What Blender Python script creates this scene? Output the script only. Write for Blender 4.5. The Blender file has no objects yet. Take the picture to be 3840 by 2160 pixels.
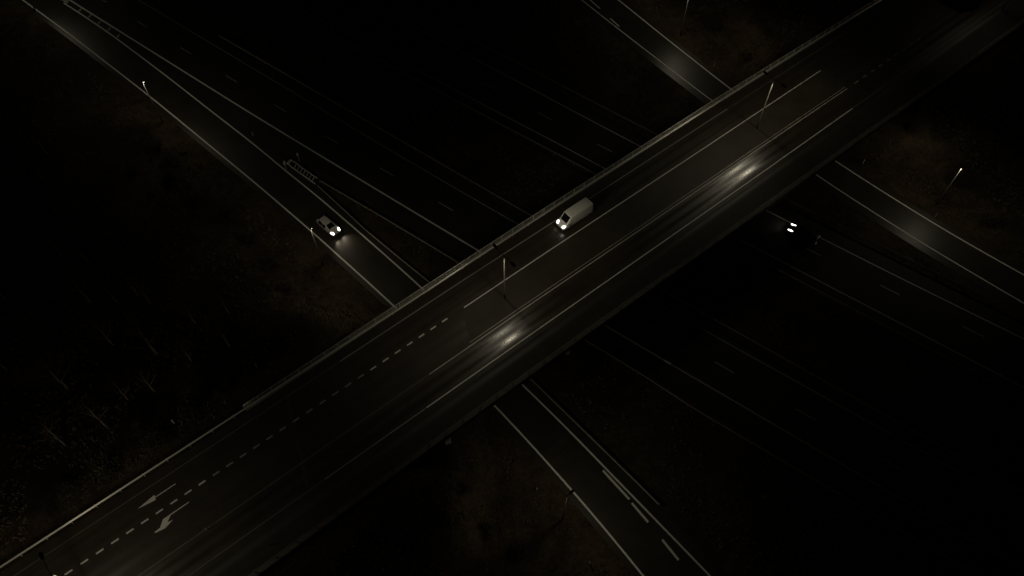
import bpy, bmesh, math, random
from mathutils import Vector, Matrix, noise as mnoise

R = math.radians
scene = bpy.context.scene
COL = scene.collection

# ------------------------------------------------------------------ camera
cam_d = bpy.data.cameras.new("camera")
cam = bpy.data.objects.new("camera", cam_d)
COL.objects.link(cam)
cam.location = (0, 0, 100)
cam.rotation_euler = (R(33), 0, 0)
cam_d.sensor_width = 36
cam_d.lens = 28.0
cam_d.clip_end = 3000
scene.camera = cam

# ------------------------------------------------------------------ night sky, exposure
world = bpy.data.worlds.new("World")
scene.world = world
world.use_nodes = True
wt = world.node_tree
bg = wt.nodes["Background"]
sky = wt.nodes.new("ShaderNodeTexSky")
sky.sky_type = 'NISHITA'
sky.sun_disc = False
sky.sun_elevation = R(-4)
sky.sun_rotation = R(200)
wt.links.new(sky.outputs[0], bg.inputs[0])
bg.inputs[1].default_value = 0.05
vs = scene.view_settings
vs.view_transform = 'Standard'
vs.look = 'None'
vs.exposure = 0
vs.gamma = 1

# ------------------------------------------------------------------ overpass frame: s along the bridge, n across it, z up
TH = R(38.8947)
OX, OY = -9.433, 54.857
CT, ST = math.cos(TH), math.sin(TH)
ZD = 7.0                                    # deck level


def L2W(s, n):
    return (OX + s * CT - n * ST, OY + s * ST + n * CT)


def W2L(x, y):
    dx, dy = x - OX, y - OY
    return (dx * CT + dy * ST, -dx * ST + dy * CT)


def interp(tab, x):
    if x <= tab[0][0]:
        return tab[0][1]
    for (a, b), (c, d) in zip(tab, tab[1:]):
        if x <= c:
            return b + (d - b) * (x - a) / (c - a)
    return tab[-1][1]


# ------------------------------------------------------------------ materials
def mat(name):
    m = bpy.data.materials.new(name)
    m.use_nodes = True
    nt = m.node_tree
    return m, nt, nt.nodes["Principled BSDF"]


def simple(name, col, rough=0.6, metal=0.0, var=0.0, scale=8.0, emit=None, estr=0.0, spec=0.5):
    m, nt, b = mat(name)
    b.inputs["Base Color"].default_value = (*col, 1)
    b.inputs["Roughness"].default_value = rough
    b.inputs["Metallic"].default_value = metal
    b.inputs["Specular IOR Level"].default_value = spec
    if var > 0:
        tc = nt.nodes.new("ShaderNodeTexCoord")
        no = nt.nodes.new("ShaderNodeTexNoise")
        no.inputs["Scale"].default_value = scale
        no.inputs["Detail"].default_value = 6
        nt.links.new(tc.outputs["Object"], no.inputs["Vector"])
        mx = nt.nodes.new("ShaderNodeMix")
        mx.data_type = 'RGBA'
        mx.inputs[6].default_value = (*[c * (1 - var) for c in col], 1)
        mx.inputs[7].default_value = (*[min(1, c * (1 + var)) for c in col], 1)
        nt.links.new(no.outputs["Fac"], mx.inputs[0])
        nt.links.new(mx.outputs[2], b.inputs["Base Color"])
    if emit:
        b.inputs["Emission Color"].default_value = (*emit, 1)
        b.inputs["Emission Strength"].default_value = estr
    return m


def N(nt, op, a, b=None, c=None):
    n = nt.nodes.new("ShaderNodeMath")
    n.operation = op
    for i, v in enumerate((a, b, c)):
        if v is None:
            continue
        if isinstance(v, (int, float)):
            n.inputs[i].default_value = v
        else:
            nt.links.new(v, n.inputs[i])
    return n.outputs[0]


def tnoise(nt, vec, scale, detail=5, rough=0.55):
    n = nt.nodes.new("ShaderNodeTexNoise")
    n.inputs["Scale"].default_value = scale
    n.inputs["Detail"].default_value = detail
    n.inputs["Roughness"].default_value = rough
    nt.links.new(vec, n.inputs["Vector"])
    return n.outputs["Fac"]


def asphalt(name, base, rough, tracks=(), stretch=False, gloss=0.355, tw=0.48):
    """worn asphalt; tracks = across-road positions polished by wheels (object y)"""
    m, nt, b = mat(name)
    tc = nt.nodes.new("ShaderNodeTexCoord")
    vec = tc.outputs["Object"]
    fine = tnoise(nt, vec, 9.0, 6, 0.7)
    mp = nt.nodes.new("ShaderNodeMapping")
    mp.inputs["Scale"].default_value = (0.05, 0.9, 1) if stretch else (0.16, 0.16, 0.16)
    nt.links.new(vec, mp.inputs["Vector"])
    coarse = tnoise(nt, mp.outputs["Vector"], 1.0, 5, 0.6)
    patch = tnoise(nt, vec, 0.35, 4, 0.6)
    tot = None
    if tracks:
        sep = nt.nodes.new("ShaderNodeSeparateXYZ")
        nt.links.new(vec, sep.inputs[0])
        for t, wgt, wid in tracks:
            d = N(nt, 'DIVIDE', N(nt, 'SUBTRACT', sep.outputs[1], t), wid)
            e = N(nt, 'MULTIPLY', N(nt, 'POWER', 2.718, N(nt, 'MULTIPLY', N(nt, 'MULTIPLY', d, d), -1.0)), wgt)
            tot = e if tot is None else N(nt, 'ADD', tot, e)
    # colour
    v = N(nt, 'ADD', N(nt, 'MULTIPLY', fine, 0.6), N(nt, 'MULTIPLY', coarse, 0.9))
    v = N(nt, 'ADD', v, N(nt, 'MULTIPLY', patch, 0.9))
    v = N(nt, 'MAXIMUM', N(nt, 'SUBTRACT', v, 0.22), 0.15)
    if tot is not None:
        v = N(nt, 'MULTIPLY', v, N(nt, 'ADD', N(nt, 'MULTIPLY', tot, 0.18), 0.92))
    mx = nt.nodes.new("ShaderNodeMix")
    mx.data_type = 'RGBA'
    mx.inputs[6].default_value = (0, 0, 0, 1)
    mx.inputs[7].default_value = (*base, 1)
    mx.clamp_factor = False
    nt.links.new(v, mx.inputs[0])
    nt.links.new(mx.outputs[2], b.inputs["Base Color"])
    r = N(nt, 'ADD', rough - 0.08, N(nt, 'MULTIPLY', fine, 0.16))
    if tot is not None:
        r = N(nt, 'SUBTRACT', r, N(nt, 'MULTIPLY', tot, gloss))
    nt.links.new(r, b.inputs["Roughness"])
    if tot is not None:
        nt.links.new(N(nt, 'ADD', 0.45, N(nt, 'MULTIPLY', tot, 0.85)), b.inputs["Specular IOR Level"])
    bp = nt.nodes.new("ShaderNodeBump")
    bp.inputs["Strength"].default_value = 0.25
    bp.inputs["Distance"].default_value = 0.02
    nt.links.new(fine, bp.inputs["Height"])
    nt.links.new(bp.outputs[0], b.inputs["Normal"])
    return m


def paint(name, col, wear=0.35):
    m, nt, b = mat(name)
    tc = nt.nodes.new("ShaderNodeTexCoord")
    a = tnoise(nt, tc.outputs["Object"], 3.5, 6, 0.7)
    c = tnoise(nt, tc.outputs["Object"], 0.12, 3, 0.5)
    v = N(nt, 'ADD', N(nt, 'MULTIPLY', a, 0.7), N(nt, 'MULTIPLY', c, 0.6))
    rp = nt.nodes.new("ShaderNodeValToRGB")
    rp.color_ramp.elements[0].position = 0.36
    rp.color_ramp.elements[0].color = (*[x * (1 - wear) for x in col], 1)
    rp.color_ramp.elements[1].position = 0.72
    rp.color_ramp.elements[1].color = (*col, 1)
    nt.links.new(v, rp.inputs[0])
    nt.links.new(rp.outputs[0], b.inputs["Base Color"])
    b.inputs["Roughness"].default_value = 0.55
    return m


def grass_mat():
    m, nt, b = mat("winter_grass")
    tc = nt.nodes.new("ShaderNodeTexCoord")
    vec = tc.outputs["Object"]
    f = tnoise(nt, vec, 2.2, 8, 0.75)
    c = tnoise(nt, vec, 0.13, 5, 0.6)
    mid = tnoise(nt, vec, 0.55, 5, 0.65)
    v = N(nt, 'ADD', N(nt, 'MULTIPLY', f, 0.45), N(nt, 'ADD', N(nt, 'MULTIPLY', c, 0.5), N(nt, 'MULTIPLY', mid, 0.45)))
    rp = nt.nodes.new("ShaderNodeValToRGB")
    e = rp.color_ramp.elements
    e[0].position = 0.50
    e[0].color = (0.014, 0.012, 0.007, 1)
    e[1].position = 0.92
    e[1].color = (0.108, 0.08, 0.048, 1)
    k = e.new(0.70)
    k.color = (0.049, 0.036, 0.021, 1)
    nt.links.new(v, rp.inputs[0])
    nt.links.new(rp.outputs[0], b.inputs["Base Color"])
    b.inputs["Roughness"].default_value = 0.95
    b.inputs["Specular IOR Level"].default_value = 0.1
    bp = nt.nodes.new("ShaderNodeBump")
    bp.inputs["Strength"].default_value = 0.8
    bp.inputs["Distance"].default_value = 0.25
    nt.links.new(f, bp.inputs["Height"])
    nt.links.new(bp.outputs[0], b.inputs["Normal"])
    return m


M = {}
M['grass'] = grass_mat()
M['deck'] = asphalt("deck_asphalt", (0.043, 0.035, 0.025), 0.60,
                    [(0.95, 0.8, 0.45), (2.55, 0.8, 0.45), (-6.35, 0.98, 0.55), (-7.8, 1.06, 0.60), (-1.9, 0.4, 0.45),
                     (-3.5, 0.4, 0.45)], True)
M['path'] = asphalt("footway_asphalt", (0.034, 0.028, 0.020), 0.80, [(-10.45, 0.55, 0.40)], True, 0.26)
M['asphalt'] = asphalt("slip_road_asphalt", (0.036, 0.030, 0.0215), 0.47)
M['asphalt_dark'] = asphalt("motorway_asphalt", (0.020, 0.0175, 0.0135), 0.82)
M['median'] = asphalt("median_paving", (0.046, 0.0385, 0.0275), 0.72)
M['paint'] = paint("road_paint", (0.86, 0.85, 0.79), 0.2)
M['paint_grey'] = paint("faded_motorway_paint", (0.62, 0.60, 0.54), 0.4)
M['paint_worn_shaded'] = paint("worn_shaded_road_paint", (0.42, 0.40, 0.35), 0.6)  # worn paint; on some stretches its dark tone stands in for dim lamplight
M['paint_shaded'] = paint("shade_darkened_paint", (0.16, 0.145, 0.115), 0.6)  # line paint darkened to carry the shade away from the lamps
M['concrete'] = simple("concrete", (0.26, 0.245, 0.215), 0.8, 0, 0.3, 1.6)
M['galv'] = simple("galvanised_steel", (0.82, 0.80, 0.73), 0.42, 0.4, 0.15, 3)
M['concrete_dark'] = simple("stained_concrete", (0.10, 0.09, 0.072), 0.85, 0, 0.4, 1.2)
M['galv_old'] = simple("weathered_steel_rail", (0.24, 0.225, 0.19), 0.6, 0.1, 0.3, 1)
M['pole_dark'] = simple("dull_lamp_pole", (0.045, 0.043, 0.039), 0.6, 0.1, 0.2, 2)
M['pole'] = simple("lamp_pole_paint", (0.26, 0.255, 0.235), 0.5, 0.2, 0.15, 2)
M['head'] = simple("luminaire_housing", (0.012, 0.012, 0.012), 0.6)
M['lens'] = simple("luminaire_lens", (0.8, 0.8, 0.75), 0.3, 0, 0, 1, (1.0, 0.93, 0.80), 8.0)
M['post'] = simple("marker_post_plastic", (0.75, 0.74, 0.70), 0.5)
M['black'] = simple("black_plastic", (0.015, 0.015, 0.015), 0.5)
M['tyre'] = simple("tyre_rubber", (0.02, 0.02, 0.02), 0.85)
M['rim'] = simple("wheel_rim", (0.35, 0.35, 0.36), 0.35, 0.8)
M['glass'] = simple("dark_glass", (0.006, 0.007, 0.008), 0.12, 0, 0, 1, None, 0, 0.25)
M['van_paint'] = simple("white_van_paint", (0.90, 0.90, 0.85), 0.35, 0, 0.03, 3)
M['car_paint'] = simple("silver_grey_car_paint", (0.46, 0.44, 0.40), 0.4, 0.05, 0.05, 3)
M['dark_paint'] = simple("black_car_paint", (0.02, 0.02, 0.022), 0.35)
M['lorry_paint'] = simple("dark_lorry_tarpaulin", (0.008, 0.008, 0.009), 0.8, 0, 0.2, 2)
M['headlight'] = simple("headlight_lens", (0.9, 0.9, 0.9), 0.2, 0, 0, 1, (1.0, 0.94, 0.84), 7.0)
M['tail'] = simple("tail_light_lens", (0.3, 0.02, 0.015), 0.3, 0, 0, 1, (1.0, 0.6, 0.42), 0.05)
M['tail_dim'] = simple("tail_light_lens_dim", (0.08, 0.015, 0.012), 0.3, 0, 0, 1, (1.0, 0.4, 0.3), 0.004)
M['plate'] = simple("number_plate", (0.7, 0.7, 0.62), 0.5)
M['bark'] = simple("pale_bark", (0.21, 0.175, 0.13), 0.9, 0, 0.4, 4)
M['twig'] = simple("twig_bark", (0.065, 0.05, 0.035), 0.9)
M['leaf'] = simple("dark_evergreen_leaf", (0.050, 0.040, 0.022), 0.9, 0, 0.5, 1.5)
M['conifer'] = simple("conifer_needles", (0.016, 0.020, 0.011), 0.9, 0, 0.4, 1.5)
M['tuft'] = simple("dry_grass_blade", (0.12, 0.09, 0.055), 0.9, 0, 0.5, 0.6)
M['sign'] = simple("sign_face", (0.5, 0.5, 0.46), 0.5)


# ------------------------------------------------------------------ mesh helpers
class MB:
    def __init__(self):
        self.v, self.f = [], []

    def add(self, vs_, fs_):
        k = len(self.v)
        self.v += [tuple(p) for p in vs_]
        self.f += [tuple(i + k for i in f) for f in fs_]

    def box(self, c, size, rz=0.0):
        cx, cy, cz = c
        hx, hy, hz = size[0] / 2, size[1] / 2, size[2] / 2
        ca, sa = math.cos(rz), math.sin(rz)
        pts = []
        for z in (-hz, hz):
            for x, y in ((-hx, -hy), (hx, -hy), (hx, hy), (-hx, hy)):
                pts.append((cx + x * ca - y * sa, cy + x * sa + y * ca, cz + z))
        self.add(pts, [(3, 2, 1, 0), (4, 5, 6, 7), (0, 1, 5, 4), (1, 2, 6, 5), (2, 3, 7, 6), (3, 0, 4, 7)])

    def tube(self, pts, radii, n=8, cap=True):
        pts = [Vector(p) for p in pts]
        rings = []
        for i, p in enumerate(pts):
            d = (pts[min(i + 1, len(pts) - 1)] - pts[max(i - 1, 0)]).normalized()
            a = Vector((0, 0, 1)) if abs(d.z) < 0.9 else Vector((1, 0, 0))
            u = d.cross(a).normalized()
            w = d.cross(u)
            r = radii[i] if isinstance(radii, (list, tuple)) else radii
            rings.append([p + (u * math.cos(2 * math.pi * k / n) + w * math.sin(2 * math.pi * k / n)) * r for k in range(n)])
        k0 = len(self.v)
        for r in rings:
            self.v += [tuple(p) for p in r]
        for i in range(len(rings) - 1):
            for k in range(n):
                a = k0 + i * n + k
                b = k0 + i * n + (k + 1) % n
                self.f.append((a, b, b + n, a + n))
        if cap:
            self.f.append(tuple(k0 + k for k in range(n))[::-1])
            self.f.append(tuple(k0 + (len(rings) - 1) * n + k for k in range(n)))

    def sweep(self, line, prof, closed=True):
        """line: list of (x,y,z); prof: list of (offset to the left, height)"""
        rings = []
        for i, p in enumerate(line):
            a = line[max(i - 1, 0)]
            b = line[min(i + 1, len(line) - 1)]
            d = Vector((b[0] - a[0], b[1] - a[1])).normalized()
            nx, ny = -d.y, d.x
            rings.append([(p[0] + nx * o, p[1] + ny * o, p[2] + z) for o, z in prof])
        k0 = len(self.v)
        m = len(prof)
        for r in rings:
            self.v += r
        for i in range(len(rings) - 1):
            for k in range(m if closed else m - 1):
                a = k0 + i * m + k
                b = k0 + i * m + (k + 1) % m
                self.f.append((a, a + m, b + m, b))
        if closed:
            self.f.append(tuple(k0 + k for k in range(m)))
            self.f.append(tuple(k0 + (len(rings) - 1) * m + k for k in range(m))[::-1])

    def mesh(self, name, material, smooth=False):
        me = bpy.data.meshes.new(name)
        me.from_pydata(self.v, [], self.f)
        me.validate()
        bm = bmesh.new()
        bm.from_mesh(me)
        bmesh.ops.recalc_face_normals(bm, faces=bm.faces)
        bm.to_mesh(me)
        bm.free()
        if smooth:
            me.polygons.foreach_set("use_smooth", [True] * len(me.polygons))
        me.materials.append(material)
        return me

    def obj(self, name, material, parent=None, smooth=False):
        return link(name, self.mesh(name, material, smooth), parent)


def link(name, me, parent=None):
    o = bpy.data.objects.new(name, me)
    COL.objects.link(o)
    if parent:
        o.parent = parent
    return o


def tag(o, label, cat, group=None, kind=None):
    o["label"] = label
    o["category"] = cat
    if group:
        o["group"] = group
    if kind:
        o["kind"] = kind
    return o


def thing(name, label, cat, loc=(0, 0, 0), rz=0.0, group=None):
    o = bpy.data.objects.new(name, None)
    COL.objects.link(o)
    o.location = loc
    o.rotation_euler = (0, 0, rz)
    o.empty_display_size = 0.3
    return tag(o, label, cat, group)


def structure(o):
    o["kind"] = "structure"
    return o


def on_deck(o):
    o.location = (OX, OY, 0)
    o.rotation_euler = (0, 0, TH)
    return o


def copy_thing(root, loc, rz, label):
    r = root.copy()
    COL.objects.link(r)
    r.location = loc
    r.rotation_euler = (0, 0, rz)
    r["label"] = label
    for ch in root.children:
        c = ch.copy()
        COL.objects.link(c)
        c.parent = r
        for g in ch.children:
            e = g.copy()
            COL.objects.link(e)
            e.parent = c
    return r


def extend(pl, a=0.0, b=0.0):
    pl = [Vector(p) for p in pl]
    if a:
        pl.insert(0, pl[0] + (pl[0] - pl[1]).normalized() * a)
    if b:
        pl.append(pl[-1] + (pl[-1] - pl[-2]).normalized() * b)
    return [tuple(p) for p in pl]


def resample(pl, step):
    pl = [Vector(p) for p in pl]
    L = [0.0]
    for a, b in zip(pl, pl[1:]):
        L.append(L[-1] + (b - a).length)
    n = max(2, int(round(L[-1] / step)) + 1)
    out = []
    j = 0
    for i in range(n):
        t = L[-1] * i / (n - 1)
        while j < len(pl) - 2 and t > L[j + 1]:
            j += 1
        out.append(tuple(pl[j].lerp(pl[j + 1], (t - L[j]) / max(1e-9, L[j + 1] - L[j]))))
    return out


def smooth_line(pl, step=4.0, it=3):
    p = [Vector(q) for q in resample(pl, step)]
    for _ in range(it):
        p = [p[0]] + [(p[i - 1] + p[i] * 2 + p[i + 1]) / 4 for i in range(1, len(p) - 1)] + [p[-1]]
    return [tuple(q) for q in p]


def offset(pl, d):
    out = []
    for i, p in enumerate(pl):
        a = pl[max(i - 1, 0)]
        b = pl[min(i + 1, len(pl) - 1)]
        v = Vector((b[0] - a[0], b[1] - a[1])).normalized()
        out.append((p[0] - v.y * d, p[1] + v.x * d))
    return out


def strip(mb, la, lb, z):
    k = len(mb.v)
    n = len(la)
    mb.v += [(p[0], p[1], z) for p in la] + [(p[0], p[1], z) for p in lb]
    for i in range(n - 1):
        mb.f.append((k + i, k + i + 1, k + n + i + 1, k + n + i))


def line_strip(mb, pl, w, z):
    strip(mb, offset(pl, w / 2), offset(pl, -w / 2), z)


def dash(mb, a, b, w, z):
    line_strip(mb, [a, b], w, z)


# ------------------------------------------------------------------ surveyed road lines (metres)
L1 = smooth_line(extend([(-86.55, 132.12), (-44.54, 100.46), (-22.28, 84.2), (-4.69, 71.41), (21.35, 52.84), (36.7, 42.01)], 60, 90))
LRl = smooth_line(extend([(-45.0, 111.0), (-17.53, 90.36), (-5.72, 81.75), (1.47, 76.52), (28.61, 57.05), (35.83, 52.0)], 100, 90))
R0 = smooth_line(extend([(0.0, 99.75), (7.91, 94.06), (15.89, 88.16), (43.43, 68.18), (56.59, 58.74)], 120, 80))
R1 = smooth_line(extend([(13.77, 99.49), (20.9, 94.06), (40.87, 79.51), (58.08, 67.06), (73.57, 56.17)], 120, 70))
RLl = smooth_line(extend([(-95.73, 132.12), (-84.25, 122.69), (-73.02, 113.0), (-64.36, 105.57), (-41.88, 85.28), (-31.44, 75.52),
                   (-20.62, 64.94), (-16.91, 61.28), (-2.26, 45.71), (1.0, 41.94), (5.93, 36.1), (10.53, 30.44), (15.91, 23.31)], 60, 40), 3.0, 2)
RLr = smooth_line(extend([(-87.44, 131.21), (-83.46, 128.23), (-74.87, 121.33), (-61.96, 110.16), (-53.15, 102.27), (-44.06, 94.27),
                   (-37.04, 87.63), (-31.82, 82.97), (-21.19, 72.63), (-13.48, 64.94), (1.66, 48.68), (7.86, 41.94),
                   (12.92, 36.02), (18.24, 29.95), (23.99, 23.31)], 0, 40), 3.0, 2)
RRl = smooth_line(extend([(13.62, 132.12), (18.98, 125.06), (26.88, 115.0), (35.58, 103.98), (50.34, 86.94), (55.08, 81.92),
                   (59.17, 77.79), (65.52, 71.51), (72.69, 64.94), (75.69, 62.21)], 60, 60), 3.0, 2)
RRr = smooth_line(extend([(20.81, 132.12), (28.61, 121.32), (39.33, 106.85), (54.14, 89.98), (60.79, 82.97), (67.4, 76.31),
                   (71.87, 72.17), (77.45, 67.25)], 60, 60), 3.0, 2)


def same_n(a, b, n=60):
    def rs(pl):
        pl = [Vector(p) for p in pl]
        L = [0.0]
        for p, q in zip(pl, pl[1:]):
            L.append(L[-1] + (q - p).length)
        out = []
        j = 0
        for i in range(n):
            t = L[-1] * i / (n - 1)
            while j < len(pl) - 2 and t > L[j + 1]:
                j += 1
            out.append(tuple(pl[j].lerp(pl[j + 1], (t - L[j]) / (L[j + 1] - L[j]))))
        return out
    return rs(a), rs(b)


# ------------------------------------------------------------------ ground with the approach embankments
def height(x, y):
    s, n = W2L(x, y)
    if s < 36:
        h = (-4.0 - s) / 1.55
    else:
        h = (s - 75.0) / 1.55
    h = max(0.0, min(6.78, h))
    if n > 9.5:
        h -= (n - 9.5) / 3.2
    if n < -16.5:
        h -= (-16.5 - n) / 1.9
    if abs(s) > 230:
        h -= (abs(s) - 230) / 12
    return max(0.0, h)


def axis(lo, hi, step, far):
    a = []
    v = lo
    while v <= hi:
        a.append(v)
        v += step
    pre, st = [], step
    v = lo
    while v > -far:
        st *= 1.6
        v -= st
        pre.append(v)
    post, st = [], step
    v = a[-1]
    while v < far:
        st *= 1.6
        v += st
        post.append(v)
    return pre[::-1] + a + post


xs = axis(-140, 140, 2.0, 900)
ys = axis(-30, 180, 2.0, 1100)
g = MB()
g.v = [(x, y, height(x, y)) for y in ys for x in xs]
nx = len(xs)
g.f = [(j * nx + i, j * nx + i + 1, (j + 1) * nx + i + 1, (j + 1) * nx + i) for j in range(len(ys) - 1) for i in range(nx - 1)]
structure(g.obj("ground", M['grass'], None, True))

# ------------------------------------------------------------------ motorway carriageways and slip roads
ZR = 0.03


def roadway(name, la, lb, material):
    a, b = same_n(la, lb, 70)
    m = MB()
    strip(m, a, b, ZR)
    # thin edge so the sheet has a real side
    o = m.obj(name, material)
    return structure(o)


mw_left = roadway("motorway", offset(L1, -3.3), offset(LRl, 1.4), M['asphalt_dark'])
mw_right = roadway("motorway", offset(R0, -1.4), offset(R1, 3.2), M['asphalt_dark'])
ramp_left = roadway("slip_road", offset(RLl, -0.9), offset(RLr, 1.6), M['asphalt'])
ramp_left.location.z = 0.004
ramp_right = roadway("slip_road", offset(RRl, -1.5), offset(RRr, 1.1), M['asphalt'])
ramp_right.location.z = 0.004
ZM = ZR + 0.009


def marking(parent, fn, name, material):
    m = MB()
    fn(m)
    return m.obj(name, material, parent)


def mline(parent, pl, w, material, name="edge_line"):
    m = MB()
    line_strip(m, resample(pl, 2.5), w, ZM)
    return m.obj(name, material, parent)


cutx = next(i for i, q in enumerate(L1) if q[0] > 21)
mline(mw_left, L1[:cutx + 1], 0.29, M['paint'])
mline(mw_left, L1[cutx:], 0.22, M['paint_worn_shaded'])  # past the bridge the fading lamplight is put into the paint colour
mline(mw_left, LRl, 0.17, M['paint_worn_shaded'])
mline(mw_right, R0, 0.17, M['paint_grey'])
mline(mw_right, R1, 0.19, M['paint_grey'])
mline(ramp_left, RLl, 0.25, M['paint'])
mline(ramp_left, RLr, 0.25, M['paint'])
mline(ramp_right, RRl, 0.21, M['paint'])
mline(ramp_right, RRr, 0.24, M['paint'])

# lane dashes: three metres painted, about twelve metres apart
D1 = extend([(-71.74, 125.84), (-51.55, 110.62), (-31.57, 95.69), (-11.69, 81.28), (27.47, 53.31)], 40, 60)


def walk(pl, t):
    pl = [Vector(p) for p in pl]
    for a, b in zip(pl, pl[1:]):
        L = (b - a).length
        if t <= L:
            return tuple(a.lerp(b, t / L))
        t -= L
    return tuple(pl[-1])


def dashes(m, pl, start, period, length, w, count):
    for i in range(count):
        t = start + i * period
        dash(m, walk(pl, t), walk(pl, t + length), w, ZM)


marking(mw_left, lambda m: dashes(m, D1, 40 - 12.4 * 3, 12.42, 3.05, 0.16, 16), "lane_dashes", M['paint_worn_shaded'])
DRR = extend([(4.52, 101.55), (14.49, 93.94), (49.7, 69.3)], 60, 60)
marking(mw_right, lambda m: dashes(m, DRR, 60 - 12.45 * 4, 12.45, 3.05, 0.16, 14), "lane_dashes", M['paint_worn_shaded'])


def thick(m):
    for a, b in (((11.85, 36.56), (14.98, 32.75)), ((15.25, 32.28), (17.11, 29.82)), ((18.65, 27.66), (20.39, 25.2)),
                 ((22.0, 23.0), (23.6, 20.7))):
        dash(m, a, b, 0.3, ZM)


marking(ramp_left, thick, "merge_dashes", M['paint'])


def rr_d(m):
    for a, b in (((15.26, 132.12), (17.06, 129.46)), ((18.87, 126.54), (20.42, 124.22)), ((11.6, 137.7), (13.3, 135.0))):
        dash(m, a, b, 0.22, ZM)


marking(ramp_right, rr_d, "lane_dashes", M['paint'])


def gore(m):
    for cx, cy in ((-83.74, 128.98), (-81.31, 127.17), (-79.01, 125.22), (-76.57, 123.37), (-74.32, 121.4)):
        cx += .15
        cy += .1
        dash(m, (cx - 0.14, cy - 0.42), (cx + 0.14, cy + 0.42), 0.4, ZM)
    m.add([(-89.6, 133.2, ZM + .003), (-86.6, 130.85, ZM + .003), (-86.5, 131.85, ZM + .003), (-89.0, 133.9, ZM + .003)], [(0, 1, 2, 3)])


marking(ramp_left, gore, "gore_marking", M['paint_worn_shaded'])

# ------------------------------------------------------------------ overpass road surface (local s, n)
deck = MB()
S0, S1 = -130, 175
svals = [S0 + (S1 - S0) * i / 122 for i in range(123)]
NTOP = [(-85, 5.15), (-25, 5.35), (0, 5.58), (20, 5.7), (60, 5.55), (78, 5.3), (93, 5.05), (130, 4.4), (170, 3.9)]
NGRD = [(-85, 5.12), (-25, 5.12), (2.5, 5.12), (10, 5.22), (30, 5.32), (45, 5.2), (70, 5.06), (95, 4.7), (130, 4.1)]
NEDGE = [(-60, 3.52), (-30, 3.55), (5, 3.7), (22, 3.6), (60, 3.45), (100, 3.2), (150, 2.6)]
NDIV = [(-60, 0.0), (0, 0.03), (20, 0.03), (50, -0.16), (80, -0.25), (150, -0.9)]
NMED = [(-60, -5.3), (-15, -5.28), (10, -5.28), (30, -5.45), (60, -5.66), (78, -5.82), (100, -5.9), (150, -6.5)]
NLOW = [(-60, -8.8), (-20, -8.85), (5, -8.95), (20, -9.05), (55, -9.28), (80, -9.3), (150, -9.7)]
NKERB = [(-60, -9.5), (5, -9.68), (55, -10.0), (80, -10.05), (150, -10.5)]
NOUT = [(-60, -13.4), (-34, -13.55), (-8, -13.46), (12, -13.55), (26, -13.75), (50, -14.15), (70, -14.3), (90, -14.7), (150, -15.3)]


def deck_sheet(name, na, nb, z0, z1, material, s0=S0, s1=S1, parent=None, step=2.5):
    m = MB()
    n = max(2, int((s1 - s0) / step) + 1)
    ss = [s0 + (s1 - s0) * i / (n - 1) for i in range(n)]
    for s in ss:
        a, b = na(s), nb(s)
        m.v += [(s, a, z0), (s, a, z1), (s, b, z1), (s, b, z0)]
    for i in range(n - 1):
        for k in range(4):
            p = i * 4 + k
            q = i * 4 + (k + 1) % 4
            m.f.append((p, p + 4, q + 4, q))
    m.f.append((0, 1, 2, 3))
    m.f.append(tuple((n - 1) * 4 + k for k in (3, 2, 1, 0)))
    o = m.obj(name, material, parent)
    if not parent:
        on_deck(o)
    return o


T = lambda tab, d=0.0: (lambda s: interp(tab, s) + d)
road = structure(deck_sheet("overpass_road", T(NTOP, -0.32), T(NKERB), ZD - 0.16, ZD, M['deck']))
footway = structure(deck_sheet("footway", T(NKERB, -0.003), T(NOUT, 0.32), ZD - 0.16, ZD + 0.12, M['path']))


def deck_line(parent, tab, w, s0, s1, material, name, z=ZD + 0.004):
    m = MB()
    n = max(2, int((s1 - s0) / 2.5))
    pl = [(s0 + (s1 - s0) * i / n, interp(tab, s0 + (s1 - s0) * i / n)) for i in range(n + 1)]
    line_strip(m, pl, w, z)
    return m.obj(name, material, parent)


deck_line(road, NEDGE, 0.15, -14, 60, M['paint_worn_shaded'], "edge_line")
deck_line(road, NEDGE, 0.13, -128, -14.2, M['paint_shaded'], "edge_line")  # darkness left of the near lamp painted into the line colour
deck_line(road, NEDGE, 0.13, 60.2, 170, M['paint_shaded'], "edge_line")  # shade beyond the far lamp painted in the same way
deck_line(road, NDIV, 0.16, 3.7, 79, M['paint'], "median_line")
deck_line(road, NMED, 0.15, -6, 79, M['paint_grey'], "median_line")
deck_line(road, NMED, 0.14, -128, -6.2, M['paint_shaded'], "median_line")  # dark stretch of the deck put into the line colour
deck_line(road, [(a, b + 0.45) for a, b in NMED], 0.12, 1.0, 79, M['paint_worn_shaded'], "median_line", ZD + 0.008)
deck_line(road, NLOW, 0.16, -9, 76, M['paint'], "edge_line")
deck_line(road, NLOW, 0.13, -24, -9.2, M['paint_worn_shaded'], "edge_line")  # lower edge line darkened in steps as the lamplight falls off
deck_line(road, NLOW, 0.13, -128, -24.2, M['paint_shaded'], "edge_line")
deck_line(road, NLOW, 0.13, 76.2, 170, M['paint_shaded'], "edge_line")  # far end of the line darkened for the missing light


BLOCKS = [0.0]                              # metre-long blocks from the median nose towards the lower left
for i in range(1, 48):
    BLOCKS.append(BLOCKS[-1] - (1.93 if i < 14 else 1.84))


def block_dashes(m, keep):
    for s in BLOCKS:
        if keep(s):
            n = interp(NDIV, s) + 0.035
            dash(m, (s, n), (s + 0.90, n), 0.21, ZD + 0.004)


def far_dashes(m):
    for k in range(9):
        s = 81.0 + k * 2.15
        n = interp(NMED, s)
        dash(m, (s, n), (s + 0.95, n), 0.17, ZD + 0.004)


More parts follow.
